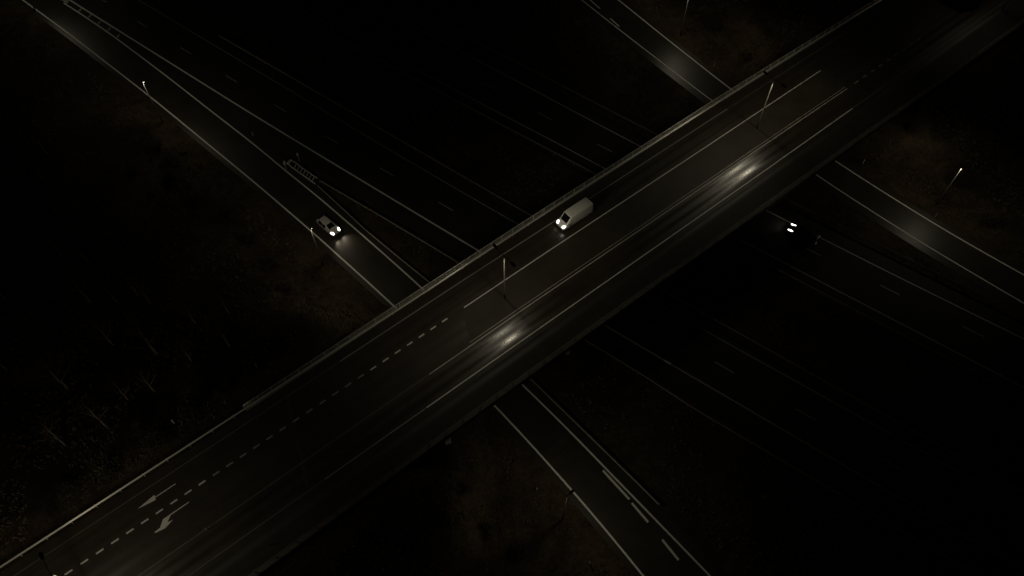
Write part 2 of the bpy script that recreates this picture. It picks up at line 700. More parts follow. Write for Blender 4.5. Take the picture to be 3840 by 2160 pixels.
marking(road, lambda m: block_dashes(m, lambda s: s > -13 or s < -36), "lane_dashes", M['paint'])
marking(road, lambda m: block_dashes(m, lambda s: -36 <= s <= -13), "lane_dashes", M['paint_worn_shaded'])  # blocks between the lamps painted darker in place of the shade there
marking(road, far_dashes, "lane_dashes", M['paint_worn_shaded'])  # dim light at the far end put into the dash colour


def straight_arrow(m):
    z = ZD + 0.004
    m.add([(-43.1, 1.93, z), (-40.95, 1.60, z), (-40.85, 1.88, z), (-38.2, 1.88, z), (-38.2, 2.0, z), (-40.85, 2.0, z), (-40.8, 2.27, z)],
          [(0, 1, 2), (2, 3, 4, 5), (0, 2, 5), (0, 5, 6)])


def left_arrow(m):
    z = ZD + 0.004
    m.add([(-38.0, -1.06, z), (-38.0, -1.18, z), (-40.35, -1.2, z), (-41.05, -1.74, z), (-40.4, -1.87, z), (-41.55, -2.22, z),
           (-42.7, -2.0, z), (-42.7, -1.84, z), (-42.0, -1.80, z), (-41.3, -1.08, z), (-40.4, -1.06, z)],
          [(0, 1, 2, 10), (10, 2, 3, 9), (9, 3, 8), (8, 3, 5, 6), (8, 6, 7), (3, 4, 5)])


marking(road, straight_arrow, "straight_arrow", M['paint'])
marking(road, left_arrow, "left_turn_arrow", M['paint'])

# paved median, flush with the lanes, cut off square at the turning lane
med = MB()
ring_u, ring_l = [], []
for i in range(33):
    f = i / 32
    s = 3.3 + (79.5 - 3.3) * f
    ring_u.append((s, interp(NDIV, s) - 0.16))
    s = 1.2 + (79.5 - 1.2) * f
    ring_l.append((s, interp(NMED, s) + 0.62))
strip(med, ring_u, ring_l, ZD + 0.004)
island = structure(on_deck(med.obj("median", M['median'])))
# ------------------------------------------------------------------ the bridge itself
bridge = thing("road_bridge", "long concrete road bridge crossing over the motorway and both slip roads", "bridge", (OX, OY, 0), TH)
BS0, BS1 = -15.0, 86.0
deck_sheet("deck_slab", T(NTOP, -0.5), T(NOUT, 0.5), ZD - 1.25, ZD - 0.165, M['concrete'], BS0, BS1, bridge)
deck_sheet("edge_beam", T(NTOP, 0.12), T(NTOP, -0.317), ZD - 0.85, ZD + 0.16, M['concrete'], -27, 150, bridge)
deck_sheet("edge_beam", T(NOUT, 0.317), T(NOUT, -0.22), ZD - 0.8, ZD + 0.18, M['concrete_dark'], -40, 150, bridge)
for s, sk in ((-21.5, 5.0), (86.0, 0.0)):
    m = MB()
    for n_ in range(1):
        a_, b_ = interp(NTOP, s) - .4, interp(NKERB, s) + .05
        m.add([(s + .22, a_, ZD + .002), (s - .22, a_, ZD + .002), (s - .22 - sk, b_, ZD + .002), (s + .22 - sk, b_, ZD + .002)], [(0, 1, 2, 3)])
    m.obj("expansion_joint", M['median'], bridge)
for s in (13.0, 35.0, 57.5):
    for n in (3.5, -1.5, -6.5, -11.5):
        m = MB()
        m.tube([(s, n, -0.3), (s, n, ZD - 1.9)], 0.45, 14)
        m.obj("pier", M['concrete'], bridge, True)
    m = MB()
    m.box((s, -4.0, ZD - 1.58), (1.0, 17.4, 0.64))
    m.obj("pier_cap", M['concrete'], bridge)
for s in (-9.0, 80.0):
    m = MB()
    m.box((s, -4.2, 3.0), (0.9, 18.0, 5.4))
    m.obj("abutment", M['concrete'], bridge)


def rail_posts(parent, pts, z0, h, w, material, rz_of=None, name="post", mesh_cache={}):
    key = (h, w, material.name)
    if key not in mesh_cache:
        m = MB()
        m.box((0, 0, h / 2), (w, w * 0.7, h))
        mesh_cache[key] = m.mesh(name, material)
    for i, (x, y) in enumerate(pts[:100]):
        o = link(name, mesh_cache[key], parent)
        a = pts[max(i - 1, 0)]
        b = pts[min(i + 1, len(pts) - 1)]
        o.location = (x, y, z0)
        o.rotation_euler = (0, 0, math.atan2(b[1] - a[1], b[0] - a[0]))


# railings of the bridge (local coordinates, things of their own)
def railing(label, tab, s0, s1, step, d=0.0, z0=ZD + 0.16, top=1.05, steel='galv'):
    t = thing("bridge_railing", label, "railing", (OX, OY, 0), TH)
    n = int((s1 - s0) / 2) + 1
    pl = [(s0 + (s1 - s0) * i / n, interp(tab, s0 + (s1 - s0) * i / n) + d) for i in range(n + 1)]
    for zz, r in ((top, 0.06), (top * 0.62, 0.03), (top * 0.3, 0.03)):
        m = MB()
        m.tube([(x, y, z0 + zz) for x, y in pl], r, 6)
        m.obj("top_rail" if r > 0.04 else "lower_rail", M[steel], t, True)
    pp = resample(pl, step)
    rail_posts(t, pp, z0, top, 0.09, M[steel])
    return t


railing("grey steel railing along the upper left edge of the bridge behind the guard rail", NTOP, -27, 150, 2.0, -0.05)
railing("grey steel railing along the lower right edge of the bridge", NOUT, -110, 150, 2.65, 0.05, ZD + 0.18, 0.95, 'galv_old')

WPROF = [(0.0, 0.0), (0.045, 0.04), (0.045, 0.09), (0.0, 0.155), (0.045, 0.22), (0.045, 0.27), (0.0, 0.31),
         (-0.012, 0.31), (0.03, 0.268), (0.03, 0.222), (-0.015, 0.155), (0.03, 0.088), (0.03, 0.042), (-0.012, 0.0)]


def guard_rail(label, pl, zb, step=4.0, rz=None, side=1, local=False, h=0.75, steel='galv_old'):
    t = thing("guard_rail", label, "guard rail", (OX, OY, 0) if local else (0, 0, 0), TH if local else 0)
    m = MB()
    pl = resample(pl, 2.0)
    prof = [(o * side * 1.6, z + h - 0.31) for o, z in WPROF]
    m.sweep([(x, y, zb) for x, y in pl], prof)
    m.obj("beam", M[steel], t)
    pp = offset(resample(pl, step), -0.1 * side)
    rail_posts(t, pp, zb - 0.25, h + 0.2, 0.1, M[steel])
    return t


gp = [(-128 + 4 * i, interp(NGRD, -128 + 4 * i)) for i in range(68)]
guard_rail("steel guard rail beside the van lane on the bridge", gp, ZD, 3.0, side=-1, local=True, steel='galv')

# ------------------------------------------------------------------ guard rails on the ground
GR = [(-31.6, 84.45), (-22.9, 75.41), (-17.06, 69.91), (-11.81, 65.1), (2.8, 49.32), (9.79, 41.65), (15.14, 35.77), (18.6, 31.9)]
guard_rail("guard rail between slip road and gore, from the crash cushion to under the bridge", GR, 0, 4, side=-1)
GL = [(-31.3, 85.4), (-21.67, 78.74), (-14.03, 73.34), (-7.64, 68.78), (18.21, 50.1), (24.75, 45.0), (60, 20.5)]
guard_rail("guard rail on the motorway side of the gore, starting at the crash cushion", GL, 0, 4, side=1)
GA = extend([(-14.69, 91.3), (0.0, 80.47), (3.78, 77.72), (29.98, 58.73), (35.32, 54.91)], 50, 40)
guard_rail("central reserve guard rail facing the near motorway carriageway", GA, 0, 4, side=-1)
GB = extend([(5.51, 92.74), (14.31, 86.39), (41.2, 67.12)], 50, 50)
guard_rail("central reserve guard rail facing the far motorway carriageway", GB, 0, 4, side=1)
GC = offset(R1, 3.5)[6:-6]
guard_rail("guard rail along the outer shoulder of the far carriageway", resample(GC, 4.0), 0, 4, side=-1)

# crash cushion at the nose of the gore
cc = thing("crash_cushion", "steel crash cushion with a rounded nose where the two gore guard rails split", "crash cushion")
A = [(-32.0, 84.75), (-36.33, 88.3), (-37.0, 89.0)]
B = [(-37.0, 89.0), (-37.12, 89.5), (-36.78, 89.9), (-35.93, 89.37), (-33.89, 87.57), (-31.85, 85.96)]
for nm, pl in (("side_panel", A), ("side_panel", B)):
    m = MB()
    m.sweep([(x, y, 0) for x, y in resample(pl, 0.25)], [(0, .4), (.05, .45), (0, .6), (.05, .75), (0, .8), (-.02, .8), (-.02, .4)])
    m.obj(nm, M['galv'], cc)
for i in range(7):
    f = (i + 0.5) / 7
    a = Vector((-32.3, 84.95)).lerp(Vector((-36.2, 88.15)), f)
    b = Vector((-32.1, 86.0)).lerp(Vector((-36.0, 89.2)), f)
    m = MB()
    m.tube([(a.x, a.y, .62), (b.x, b.y, .62)], 0.07, 8)
    m.obj("diaphragm", M['galv'], cc)
m = MB()
m.box((-37.05, 89.3, .6), (.10, .7, .5), R(-40))
m.obj("nose_plate", M['sign'], cc)


# ------------------------------------------------------------------ small signs and marker posts
def sign_post(label, x, y, rz, w=0.5, h=0.9, z=0.0):
    t = thing("road_sign", label, "sign", (x, y, z), rz)
    m = MB()
    m.tube([(0, 0, -.2), (0, 0, 1.3 + h)], 0.04, 8)
    m.obj("post", M['galv'], t)
    m = MB()
    m.box((0, 0.055, 1.2 + h / 2), (w, 0.03, h))
    m.obj("sign_plate", M['sign'], t)
    return t


sign_post("small plate sign on the motorway side of the crash cushion nose", -35.5, 90.3, R(40), .35, .6)
sign_post("small plate sign on the slip road side of the crash cushion nose", -37.4, 88.4, R(220), .4, .8)


def marker_post():
    t = thing("marker_post", "", "marker post")
    m = MB()
    m.v = []
    pr = [(-0.06, -0.05), (0.06, -0.05), (0.0, 0.07)]
    k = len(pr)
    m.v = [(x, y, -.1) for x, y in pr] + [(x, y, .92 + (0.1 if i == 2 else 0)) for i, (x, y) in enumerate(pr)]
    m.f = [(2, 1, 0), (3, 4, 5)] + [(i, (i + 1) % 3, (i + 1) % 3 + 3, i + 3) for i in range(3)]
    m.obj("post", M['post'], t)
    m = MB()
    m.box((0, -.055, .72), (.1, .012, .2))
    m.obj("reflector", M['black'], t)
    return t


mp0 = marker_post()
POSTS = [((36.85, 113.16), "white marker post on the verge above the top right slip road"),
         ((58.38, 89.61), "white marker post just right of where the right slip road leaves the bridge"),
         ((67.11, 78.28), "white marker post by the right slip road below its street lamp"),
         ((-33.57, 48.25), "white marker post at the foot of the embankment by the dark wood"),
         ((-35.51, 26.89), "white marker post on the road edge just above the lane arrows"),
         ((-42.48, 40.29), "white marker post among the bare trees left of the bridge"),
         ((-27.87, 25.0), "white marker post on the slope below the bridge at the bottom edge"),
         ((9.45, 24.75), "white marker post left of the bottom slip road, the lowest one"),
         ((3.17, 33.9), "white marker post in the grass left of the bottom street lamp"),
         ((-44.21, 95.94), "white marker post in the gore grass above the slip road")]
for i, ((x, y), lab) in enumerate(POSTS):
    z = max(height(x, y), 0)
    if i == 0:
        mp0.location = (x, y, z)
        mp0["label"] = lab
        mp0["group"] = "white marker posts on the verges"
    else:
        copy_thing(mp0, (x, y, z), 0.4 * i, lab)


# ------------------------------------------------------------------ street lamps
def lamp_light(name, watts, parent, loc, side=0.6):
    """point source with a wide road optic: brightest towards the road axis (local x), nothing upwards"""
    ld = bpy.data.lights.new(name, 'POINT')
    ld.energy = watts
    ld.color = (1.0, 0.89, 0.655)
    ld.shadow_soft_size = 0.2
    ld.use_nodes = True
    nt = ld.node_tree
    em = nt.nodes["Emission"]
    tc = nt.nodes.new("ShaderNodeTexCoord")
    sp = nt.nodes.new("ShaderNodeSeparateXYZ")
    nt.links.new(tc.outputs["Normal"], sp.inputs[0])
    c = N(nt, 'MULTIPLY', sp.outputs[2], LAMP_SIGN)
    c = N(nt, 'MAXIMUM', c, 0.0)
    ax = N(nt, 'ABSOLUTE', sp.outputs[1])
    inv = N(nt, 'MINIMUM', N(nt, 'DIVIDE', 1.0, N(nt, 'POWER', N(nt, 'MAXIMUM', c, 0.05), 2.1)), 8.0)
    cut = nt.nodes.new("ShaderNodeMapRange")
    cut.interpolation_type = 'SMOOTHSTEP'
    cut.inputs[1].default_value = 0.13
    cut.inputs[2].default_value = 0.60
    nt.links.new(c, cut.inputs[0])
    lat = N(nt, 'SUBTRACT', 1.0, N(nt, 'MULTIPLY', N(nt, 'POWER', ax, 1.35), side))
    st = N(nt, 'MULTIPLY', N(nt, 'MULTIPLY', inv, cut.outputs[0]), lat)
    nt.links.new(st, em.inputs["Strength"])
    o = bpy.data.objects.new(name, ld)
    COL.objects.link(o)
    o.parent = parent
    o.location = loc
    return o


LAMP_SIGN = -1.0


def head_mesh(length=0.85, w=0.34):
    m = MB()
    pr = [(-length * .5, w * .25), (-length * .3, w * .5), (length * .35, w * .5), (length * .5, w * .3)]
    top = [(x, y) for x, y in pr] + [(x, -y) for x, y in pr[::-1]]
    k = len(top)
    m.v = [(x, y, 0) for x, y in top] + [(x * .9, y * .8, 0.13) for x, y in top]
    m.f = [tuple(range(k))[::-1], tuple(range(k, 2 * k))] + [(i, (i + 1) % k, (i + 1) % k + k, i + k) for i in range(k)]
    return m


def single_lamp(label, x, y, rz, watts, h=9.0, z=0.0, reach=0.17, group="street lamps along the slip roads"):
    """rz: direction from pole to road"""
    t = thing("street_lamp", label, "street lamp", (x, y, z), rz, group)
    m = MB()
    m.tube([(0, 0, -.2), (0, 0, 1.2), (0, 0, 1.25), (0, 0, h)], [0.11, 0.11, 0.085, 0.05], 12)
    m.obj("pole", M['pole_dark'], t, True)
    m = MB()
    m.tube([(0, 0, h - .03), (reach * .6, 0, h + .06)], 0.035, 8)
    m.obj("arm", M['pole_dark'], t, True)
    hm = head_mesh(.42, .22) if reach < .5 else head_mesh(.75, .34)
    hd = hm.obj("lamp_head", M['head'], t)
    hd.location = (reach, 0, h + .06)
    hd.rotation_euler = (0, R(-4), 0)
    m = MB()
    m.box((0.02, 0, -0.03), (0.26, 0.16, 0.05))
    m.obj("lamp_lens", M['lens'], hd)
    l = lamp_light("lamp_light", watts, t, (reach + .12, 0, h - 0.06))
    l.rotation_euler = (0, 0, R(90))
    return t


def double_lamp(label, s, n, watts, h=10.0, arm=1.8, side=0.97):
    x, y = L2W(s, n)
    t = thing("street_lamp", label, "street lamp", (x, y, ZD + .1), TH, "double armed street lamps on the bridge median")
    m = MB()
    m.tube([(0, 0, -.05), (0, 0, 1.3), (0, 0, 1.35), (0, 0, h)], [0.12, 0.12, 0.095, 0.06], 12)
    m.obj("pole", M['pole'], t, True)
    for sg in (1, -1):
        m = MB()
        m.tube([(0, 0, h - .05), (0, sg * .6, h + .12), (0, sg * (arm - .35), h + .14)], 0.035, 8)
        m.obj("arm", M['head'], t, True)
        hm = head_mesh(0.9, 0.4)
        hd = hm.obj("lamp_head", M['head'], t)
        hd.location = (0, sg * arm, h + .08)
        hd.rotation_euler = (0, 0, R(90) * sg)
        m = MB()
        m.box((0.05, 0, -0.022), (0.5, 0.26, 0.035))
        m.obj("lamp_lens", M['lens'], hd)
        lamp_light("lamp_light", watts, t, (0, sg * arm, h - 0.18), side)
    return t


WB, WS = 300, 300
double_lamp("double armed lamp on the bridge median nearest the van, above the two bright streaks", 9.0, -2.25, WB)
double_lamp("double armed lamp on the bridge median near the far end, towards the top right", 60.5, -2.45, WB)
double_lamp("double armed lamp at the bottom left corner beyond the lane arrows", -51.0, -4.2, WB * .85, 10.0, 2.2, 0.25)
fx, fy = L2W(116.8, -10.6)
single_lamp("lamp on the footway past the lorry at the top right corner", fx, fy, TH + R(90), WB * .4, 8.5, ZD + .12)

single_lamp("bright tipped lamp on the left slip road, nearest the top left corner", -60.47, 99.15, R(48), WS)
single_lamp("lamp right behind the grey car on the left slip road", -28.85, 69.15, R(46), WS)
single_lamp("lamp beside the bottom slip road with dark head over the grass", 6.4, 30.2, R(40), WS, reach=.75)
single_lamp("bright tipped lamp standing alone right of the right slip road", 67.98, 80.75, R(227), WS)
single_lamp("lamp cut by the top edge beside the top right slip road", 31.75, 121.72, R(217), WS)
single_lamp("lamp past the top left corner where the left slip road begins", -92.2, 129.0, R(48), WS * .7)


# ------------------------------------------------------------------ vehicles
def loft_body(st, name, material, parent):
    """st: list of (x, zb, hw, zbelt, zt, hwt)"""
    m = MB()
    rings = []
    for x, zb, hw, zbelt, zt, hwt in st:
        rings.append([(x, -hw * .86, zb), (x, -hw, zb + .18), (x, -hw, zbelt), (x, -hwt, zt - .05), (x, -hwt * .88, zt),
                      (x, 0, zt + .025), (x, hwt * .88, zt), (x, hwt, zt - .05), (x, hw, zbelt), (x, hw, zb + .18), (x, hw * .86, zb)])
    k = len(rings[0])
    for r in rings:
        m.v += r
    for i in range(len(rings) - 1):
        for j in range(k):
            a = i * k + j
            b = i * k + (j + 1) % k
            m.f.append((a, b, b + k, a + k))
    m.f.append(tuple(range(k))[::-1])
    m.f.append(tuple((len(rings) - 1) * k + j for j in range(k)))
    o = m.obj(name, material, parent, False)
    bv = o.modifiers.new("bevel", 'BEVEL')
    bv.width = 0.05
    bv.segments = 2
    bv.limit_method = 'ANGLE'
    bv.angle_limit = R(22)
    for p in o.data.polygons:
        p.use_smooth = True
    return rings


def panel(rings, i0, i1, j0, j1, inset, name, material, parent, off=0.012):
    a, b, c, d = [Vector(q) for q in (rings[i0][j0], rings[i1][j0], rings[i1][j1], rings[i0][j1])]
    ce = (a + b + c + d) / 4
    pts = [p + (ce - p) * inset for p in (a, b, c, d)]
    nrm = (pts[1] - pts[0]).cross(pts[3] - pts[0]).normalized()
    out = Vector((ce.x - 0, ce.y, ce.z - 0.6))
    if nrm.dot(Vector((0, ce.y, ce.z - .9)) if abs(ce.y) > .1 else Vector((0, 0, 1))) < 0:
        nrm = -nrm
    m = MB()
    if j1 == j0 + 2:
        r0, r1 = Vector(rings[i0][j0 + 1]), Vector(rings[i1][j0 + 1])
        e0, e1 = r0.lerp(r1, inset), r1.lerp(r0, inset)
        top = [pts[0], pts[1], e1, pts[2], pts[3], e0]
        m.v = [tuple(p + nrm * (off + .01)) for p in top] + [tuple(p - nrm * .03) for p in top]
        m.f = [(0, 1, 2, 5), (5, 2, 3, 4), (11, 8, 7, 6), (10, 9, 8, 11)] + [(i, (i + 1) % 6, (i + 1) % 6 + 6, i + 6) for i in range(6)]
        return m.obj(name, material, parent)
    m.v = [tuple(p + nrm * off) for p in pts] + [tuple(p - nrm * 0.03) for p in pts]
    m.f = [(0, 1, 2, 3), (7, 6, 5, 4)] + [(i, (i + 1) % 4, (i + 1) % 4 + 4, i + 4) for i in range(4)]
    return m.obj(name, material, parent)


def ell(c, r, rz=0.0, seg=12, ringn=8):
    m = MB()
    ca, sa = math.cos(rz), math.sin(rz)
    for i in range(ringn + 1):
        a = math.pi * i / ringn
        for j in range(seg):
            b = 2 * math.pi * j / seg
            x, y, z = r[0] * math.sin(a) * math.cos(b), r[1] * math.sin(a) * math.sin(b), r[2] * math.cos(a)
            m.v.append((c[0] + x * ca - y * sa, c[1] + x * sa + y * ca, c[2] + z))
    for i in range(ringn):
        for j in range(seg):
            m.f.append((i * seg + j, i * seg + (j + 1) % seg, (i + 1) * seg + (j + 1) % seg, (i + 1) * seg + j))
    return m


def wheel(parent, x, y, r, w=0.22):
    m = MB()
    m.tube([(x, y - w / 2, r), (x, y - w / 2 + .03, r), (x, y + w / 2 - .03, r), (x, y + w / 2, r)], [r * .9, r, r, r * .9], 20)
    o = m.obj("wheel", M['tyre'], parent, True)
    sg = 1 if y > 0 else -1
    m = MB()
    m.tube([(x, y + sg * (w / 2 - .02), r), (x, y + sg * (w / 2 + .012), r)], r * .62, 16)
    m.obj("rim", M['rim'], o)


def headlight_beam(parent, x, y, z, watts):
    ld = bpy.data.lights.new("headlight_beam", 'SPOT')
    ld.energy = watts
    ld.color = (1.0, 0.88, 0.68)
    ld.spot_size = R(110)
    ld.spot_blend = 1.0
    ld.shadow_soft_size = 0.06
    o = bpy.data.objects.new("headlight_beam", ld)
    COL.objects.link(o)
    o.parent = parent
    o.location = (x, y, z)
    o.rotation_euler = (R(90), 0, R(-90))
    o.rotation_euler = (0, R(-90 + 4), 0)
    return o


def vehicle(name, label, cat, st, paintm, loc, rz, win, L, hw, lights, beam, tailm, wheels, mirror, lampshape):
    t = thing(name, label, cat, loc, rz)
    rings = loft_body(st, "body", paintm, t)
    ws, rw, sides = win
    panel(rings, ws[0], ws[1], 4, 6, 0.07, "windscreen", M['glass'], t)
    if rw:
        panel(rings, rw[0], rw[1], 4, 6, 0.10, "rear_window", M['glass'], t)
    for i0, i1 in sides:
        panel(rings, i0, i1, 2, 3, 0.12, "side_window", M['glass'], t)
        panel(rings, i0, i1, 8, 7, 0.12, "side_window", M['glass'], t)
    hx, hy, hz = lights
    for sg in (1, -1):
        m = ell((hx, sg * hy, hz), lampshape, -sg * (R(14) if lampshape[0] < .5 else 0))
        m.obj("headlight", M['headlight'], t, True)
        m = MB()
        m.box((0.0, sg * (hw - .14), 0.85), (0.10, 0.2, 0.28))
        m.obj("tail_light", tailm, t)
        m = MB()
        m.tube([(mirror[0], sg * (hw - .03), mirror[1]), (mirror[0] - .02, sg * (hw + .22), mirror[1] + .04)], [.05, .11], 8)
        m.obj("wing_mirror", M['black'], t)
        headlight_beam(t, L + 0.12, sg * hy, hz, beam)
        for wx in wheels[:2]:
            wheel(t, wx, sg * (hw - .12), wheels[2])
    m = MB()
    m.box((-0.012, 0, .62), (.02, .5, .12))
    m.obj("number_plate", M['plate'], t)
    m = MB()
    m.box((L - .02, 0, .48), (.06, hw * 1.1, .16))
    m.obj("grille", M['black'], t)
    return t


# white delivery van on the bridge, heading to the lower left
van_st = [(0.00, .45, .84, 1.15, 2.28, .74), (0.06, .35, .93, 1.15, 2.33, .80), (2.0, .35, .95, 1.15, 2.36, .82), (4.05, .35, .95, 1.15, 2.34, .81),
          (4.25, .35, .95, 1.15, 2.26, .79), (5.02, .35, .93, 1.12, 1.24, .78), (5.45, .36, .88, .98, 1.05, .74), (5.70, .40, .74, .78, .86, .62)]
van = vehicle("delivery_van", "white high roofed delivery van with lit headlights driving on the bridge", "van", van_st, M['van_paint'],
              (*L2W(28.35, 2.02), ZD), TH + math.pi, ((4, 5), (0, 1), [(4, 5)]), 5.7, .93, (5.38, .66, .98), 4, M['tail_dim'],
              (1.05, 4.6, .34), (4.75, 1.2), (.40, .20, .15))
for k in range(5):
    m = MB()
    m.box((0.7 + k * 0.75, 0, 2.385), (0.05, 1.3, 0.025))
    m.obj("roof_rib", M['van_paint'], van)

# grey estate car on the left slip road, heading to the lower right
car_st = [(0.00, .40, .72, .78, 1.00, .58), (0.12, .28, .84, .88, 1.08, .66), (0.62, .26, .88, .90, 1.42, .58), (1.6, .25, .90, .90, 1.50, .62),
          (2.35, .25, .90, .90, 1.46, .61), (3.15, .25, .89, .90, 1.00, .70), (3.85, .27, .85, .80, .88, .68), (4.25, .32, .72, .66, .74, .58)]
vehicle("estate_car", "silver grey car with lit headlights driving down the left slip road", "car", car_st, M['car_paint'],
        (-30.25, 77.60, ZR), R(-44), ((4, 5), (1, 2), [(2, 3), (3, 4)]), 4.25, .88, (3.82, .62, .80), 125, M['tail_dim'],
        (.85, 3.4, .32), (3.0, .95), (.40, .20, .14))

# dark car on the far carriageway, heading to the upper left
drk_st = [(0.00, .40, .74, .78, .98, .60), (0.12, .28, .86, .88, 1.04, .68), (0.8, .26, .90, .90, 1.36, .58), (1.9, .25, .91, .90, 1.44, .62),
          (2.7, .25, .91, .90, 1.40, .61), (3.45, .25, .90, .88, .98, .70), (4.2, .27, .86, .78, .86, .68), (4.65, .32, .74, .64, .72, .58)]
vehicle("dark_car", "black car with two bright headlights on the far motorway carriageway right of the bridge", "car", drk_st, M['dark_paint'],
        (47.25, 73.25, ZR), math.atan2(.56, -.83), ((4, 5), (1, 2), [(2, 3), (3, 4)]), 4.65, .9, (4.05, .62, .78), 22, M['tail'],
        (.9, 3.75, .33), (3.3, .95), (.62, .14, .12))

# dark lorry at the far end of the bridge
lx, ly = L2W(113.0, -6.5)
lor = thing("box_lorry", "dark box lorry with unlit black roof at the far end of the bridge", "lorry", (lx, ly, ZD), TH)
m = MB()
m.box((4.0, 0, 2.35), (8.0, 2.6, 2.7))
o = m.obj("cargo_box", M['lorry_paint'], lor)
m = MB()
m.box((9.3, 0, 1.75), (2.1, 2.45, 2.3))
cabo = m.obj("cab", M['lorry_paint'], lor)
bv = cabo.modifiers.new("bevel", 'BEVEL')
bv.width = .2
bv.segments = 3
m = MB()
m.box((10.37, 0, 2.2), (.03, 2.1, .9))
m.obj("windscreen", M['glass'], lor)
m = MB()
m.box((5.0, 0, .8), (10.0, 1.0, .3))
m.obj("chassis", M['black'], lor)
for wx in (1.2, 2.5, 9.0):
    for sg in (1, -1):
        wheel(lor, wx, sg * 1.08, .48, .3)
for sg in (1, -1):
    m = MB()
    m.box((-.03, sg * 1.05, .95), (.06, .3, .14))
    m.obj("tail_light", M['black'], lor)


# ------------------------------------------------------------------ vegetation
def bare_tree_meshes(seed, H):
    rnd = random.Random(seed)
    tr, tw = MB(), MB()
    pts, rad = [], []
    x = y = 0.0
    for i in range(7):
        f = i / 6
        pts.append((x, y, -.2 + f * H))
        rad.append(0.15 * (1 - f) ** .8 * (H / 8) + 0.012)
        x += rnd.uniform(-.13, .13)
        y += rnd.uniform(-.13, .13)
    tr.tube(pts, rad, 7)

    def at(f):
        k = min(5, int(f * 6))
        return Vector(pts[k]).lerp(Vector(pts[k + 1]), f * 6 - k)
    nb = 13
    for i in range(nb):
        f = 0.25 + 0.7 * i / nb + rnd.uniform(-.02, .02)
        p = at(min(f, .98))
        a = i * 2.4 + rnd.uniform(-.4, .4)
        ln = H * (0.36 * (1.1 - f) + 0.06) * rnd.uniform(.8, 1.25)
        d = Vector((math.cos(a), math.sin(a), rnd.uniform(.55, 1.1))).normalized()
        q = p + d * ln * .5
        e = q + (d + Vector((0, 0, .35))).normalized() * ln * .5
        tr.tube([p, q, e], [.05 * (1.1 - f) * H / 8 + .012, .03 * (1.1 - f) * H / 8 + .01, .008], 5)
        for kk in range(9):
            g_ = rnd.uniform(.25, 1.0)
            b0 = p.lerp(q, g_ * 2) if g_ < .5 else q.lerp(e, g_ * 2 - 1)
            dd = (d * .6 + Vector((rnd.uniform(-1, 1), rnd.uniform(-1, 1), rnd.uniform(-.1, 1)))).normalized()
            l2 = ln * rnd.uniform(.25, .5)
            b1 = b0 + dd * l2
            tw.tube([b0, b1], [.014, .006], 3, False)
            for _ in range(3):
                b2 = b0.lerp(b1, rnd.uniform(.3, 1))
                d3 = (dd + Vector((rnd.uniform(-1, 1), rnd.uniform(-1, 1), rnd.uniform(-.3, .8))) * .9).normalized()
                tw.tube([b2, b2 + d3 * l2 * rnd.uniform(.4, .7)], [.009, .004], 3, False)
    return tr.mesh("trunk", M['bark'], True), tw.mesh("crown", M['twig'])


rnd = random.Random(7)
variants = [bare_tree_meshes(i, 7.0 + i * .8) for i in range(4)]


def place_bare(x, y, var, sc, label, group):
    t = thing("bare_tree", label, "tree", (x, y, height(x, y)), rnd.uniform(0, 6.28), group)
    t.scale = (sc, sc, sc)
    tm, cm = variants[var]
    link("trunk", tm, t)
    link("crown", cm, t)
    return t


GW = "bare trees in the dark wood left of the bridge"
near_trees = [(-50.4, 44.6), (-47.0, 45.7), (-51.6, 40.5), (-56.5, 38.2), (-45.1, 57.6), (-40.4, 58.9), (-53.6, 62.3), (-56.8, 55.0), (-43.5, 50.5),
              (-38.5, 52.5), (-60.5, 47.5), (-49.0, 52.3)]
for i, (x, y) in enumerate(near_trees):
    place_bare(x, y, i % 4, rnd.uniform(.75, 1.05), "leafless tree in the dim wood just above the bridge embankment on the left", GW)
GF = "bare trees deep in the unlit wood at the left edge"
c = 0
while c < 22:
    x, y = rnd.uniform(-96, -50), rnd.uniform(48, 98)
    if W2L(x, y)[1] < 26 or y > 88 - 0.75 * (x + 60) - 4:
        continue
    place_bare(x, y, c % 4, rnd.uniform(.8, 1.25), "leafless tree deep in the unlit wood at the left edge of the picture", GF)
    c += 1


def bush_mesh(seed, r=1.5, h=1.6, n=900):
    rd = random.Random(seed)
    m = MB()
    cl = [(rd.uniform(-.6, .6) * r, rd.uniform(-.6, .6) * r, rd.uniform(.25, .75) * h, rd.uniform(.35, .6) * r) for _ in range(9)]
    for i in range(n):
        cx, cy, cz, cr = rd.choice(cl)
        v = Vector((rd.gauss(0, 1), rd.gauss(0, 1), rd.gauss(0, 1))).normalized() * cr * rd.uniform(.45, 1.05)
        p = Vector((cx, cy, max(.05, cz + v.z * .8))) + Vector((v.x, v.y, 0))
        s_ = rd.uniform(.06, .14)
        u = Vector((rd.gauss(0, 1), rd.gauss(0, 1), rd.gauss(0, .6))).normalized() * s_
        w = u.cross(Vector((rd.gauss(0, 1), rd.gauss(0, 1), rd.gauss(0, 1)))).normalized() * s_ * .55
        m.add([p - u, p + w, p + u, p - w], [(0, 1, 2, 3)])
    st = MB()
    for i in range(6):
        a = i * 1.05
        st.tube([(0, 0, -.1), (math.cos(a) * r * .5, math.sin(a) * r * .5, h * .65)], [.03, .01], 4)
    return m.mesh("foliage", M['leaf']), st.mesh("stem", M['twig'])


bushes = [bush_mesh(i + 20, 1.4 + .25 * i, 1.3 + .25 * i) for i in range(3)]


def place_bush(x, y, v, sc, label, group):
    t = thing("shrub", label, "shrub", (x, y, height(x, y)), rnd.uniform(0, 6), group)
    t.scale = (sc, sc, sc * rnd.uniform(.8, 1.1))
    link("foliage", bushes[v][0], t)
    link("stem", bushes[v][1], t)


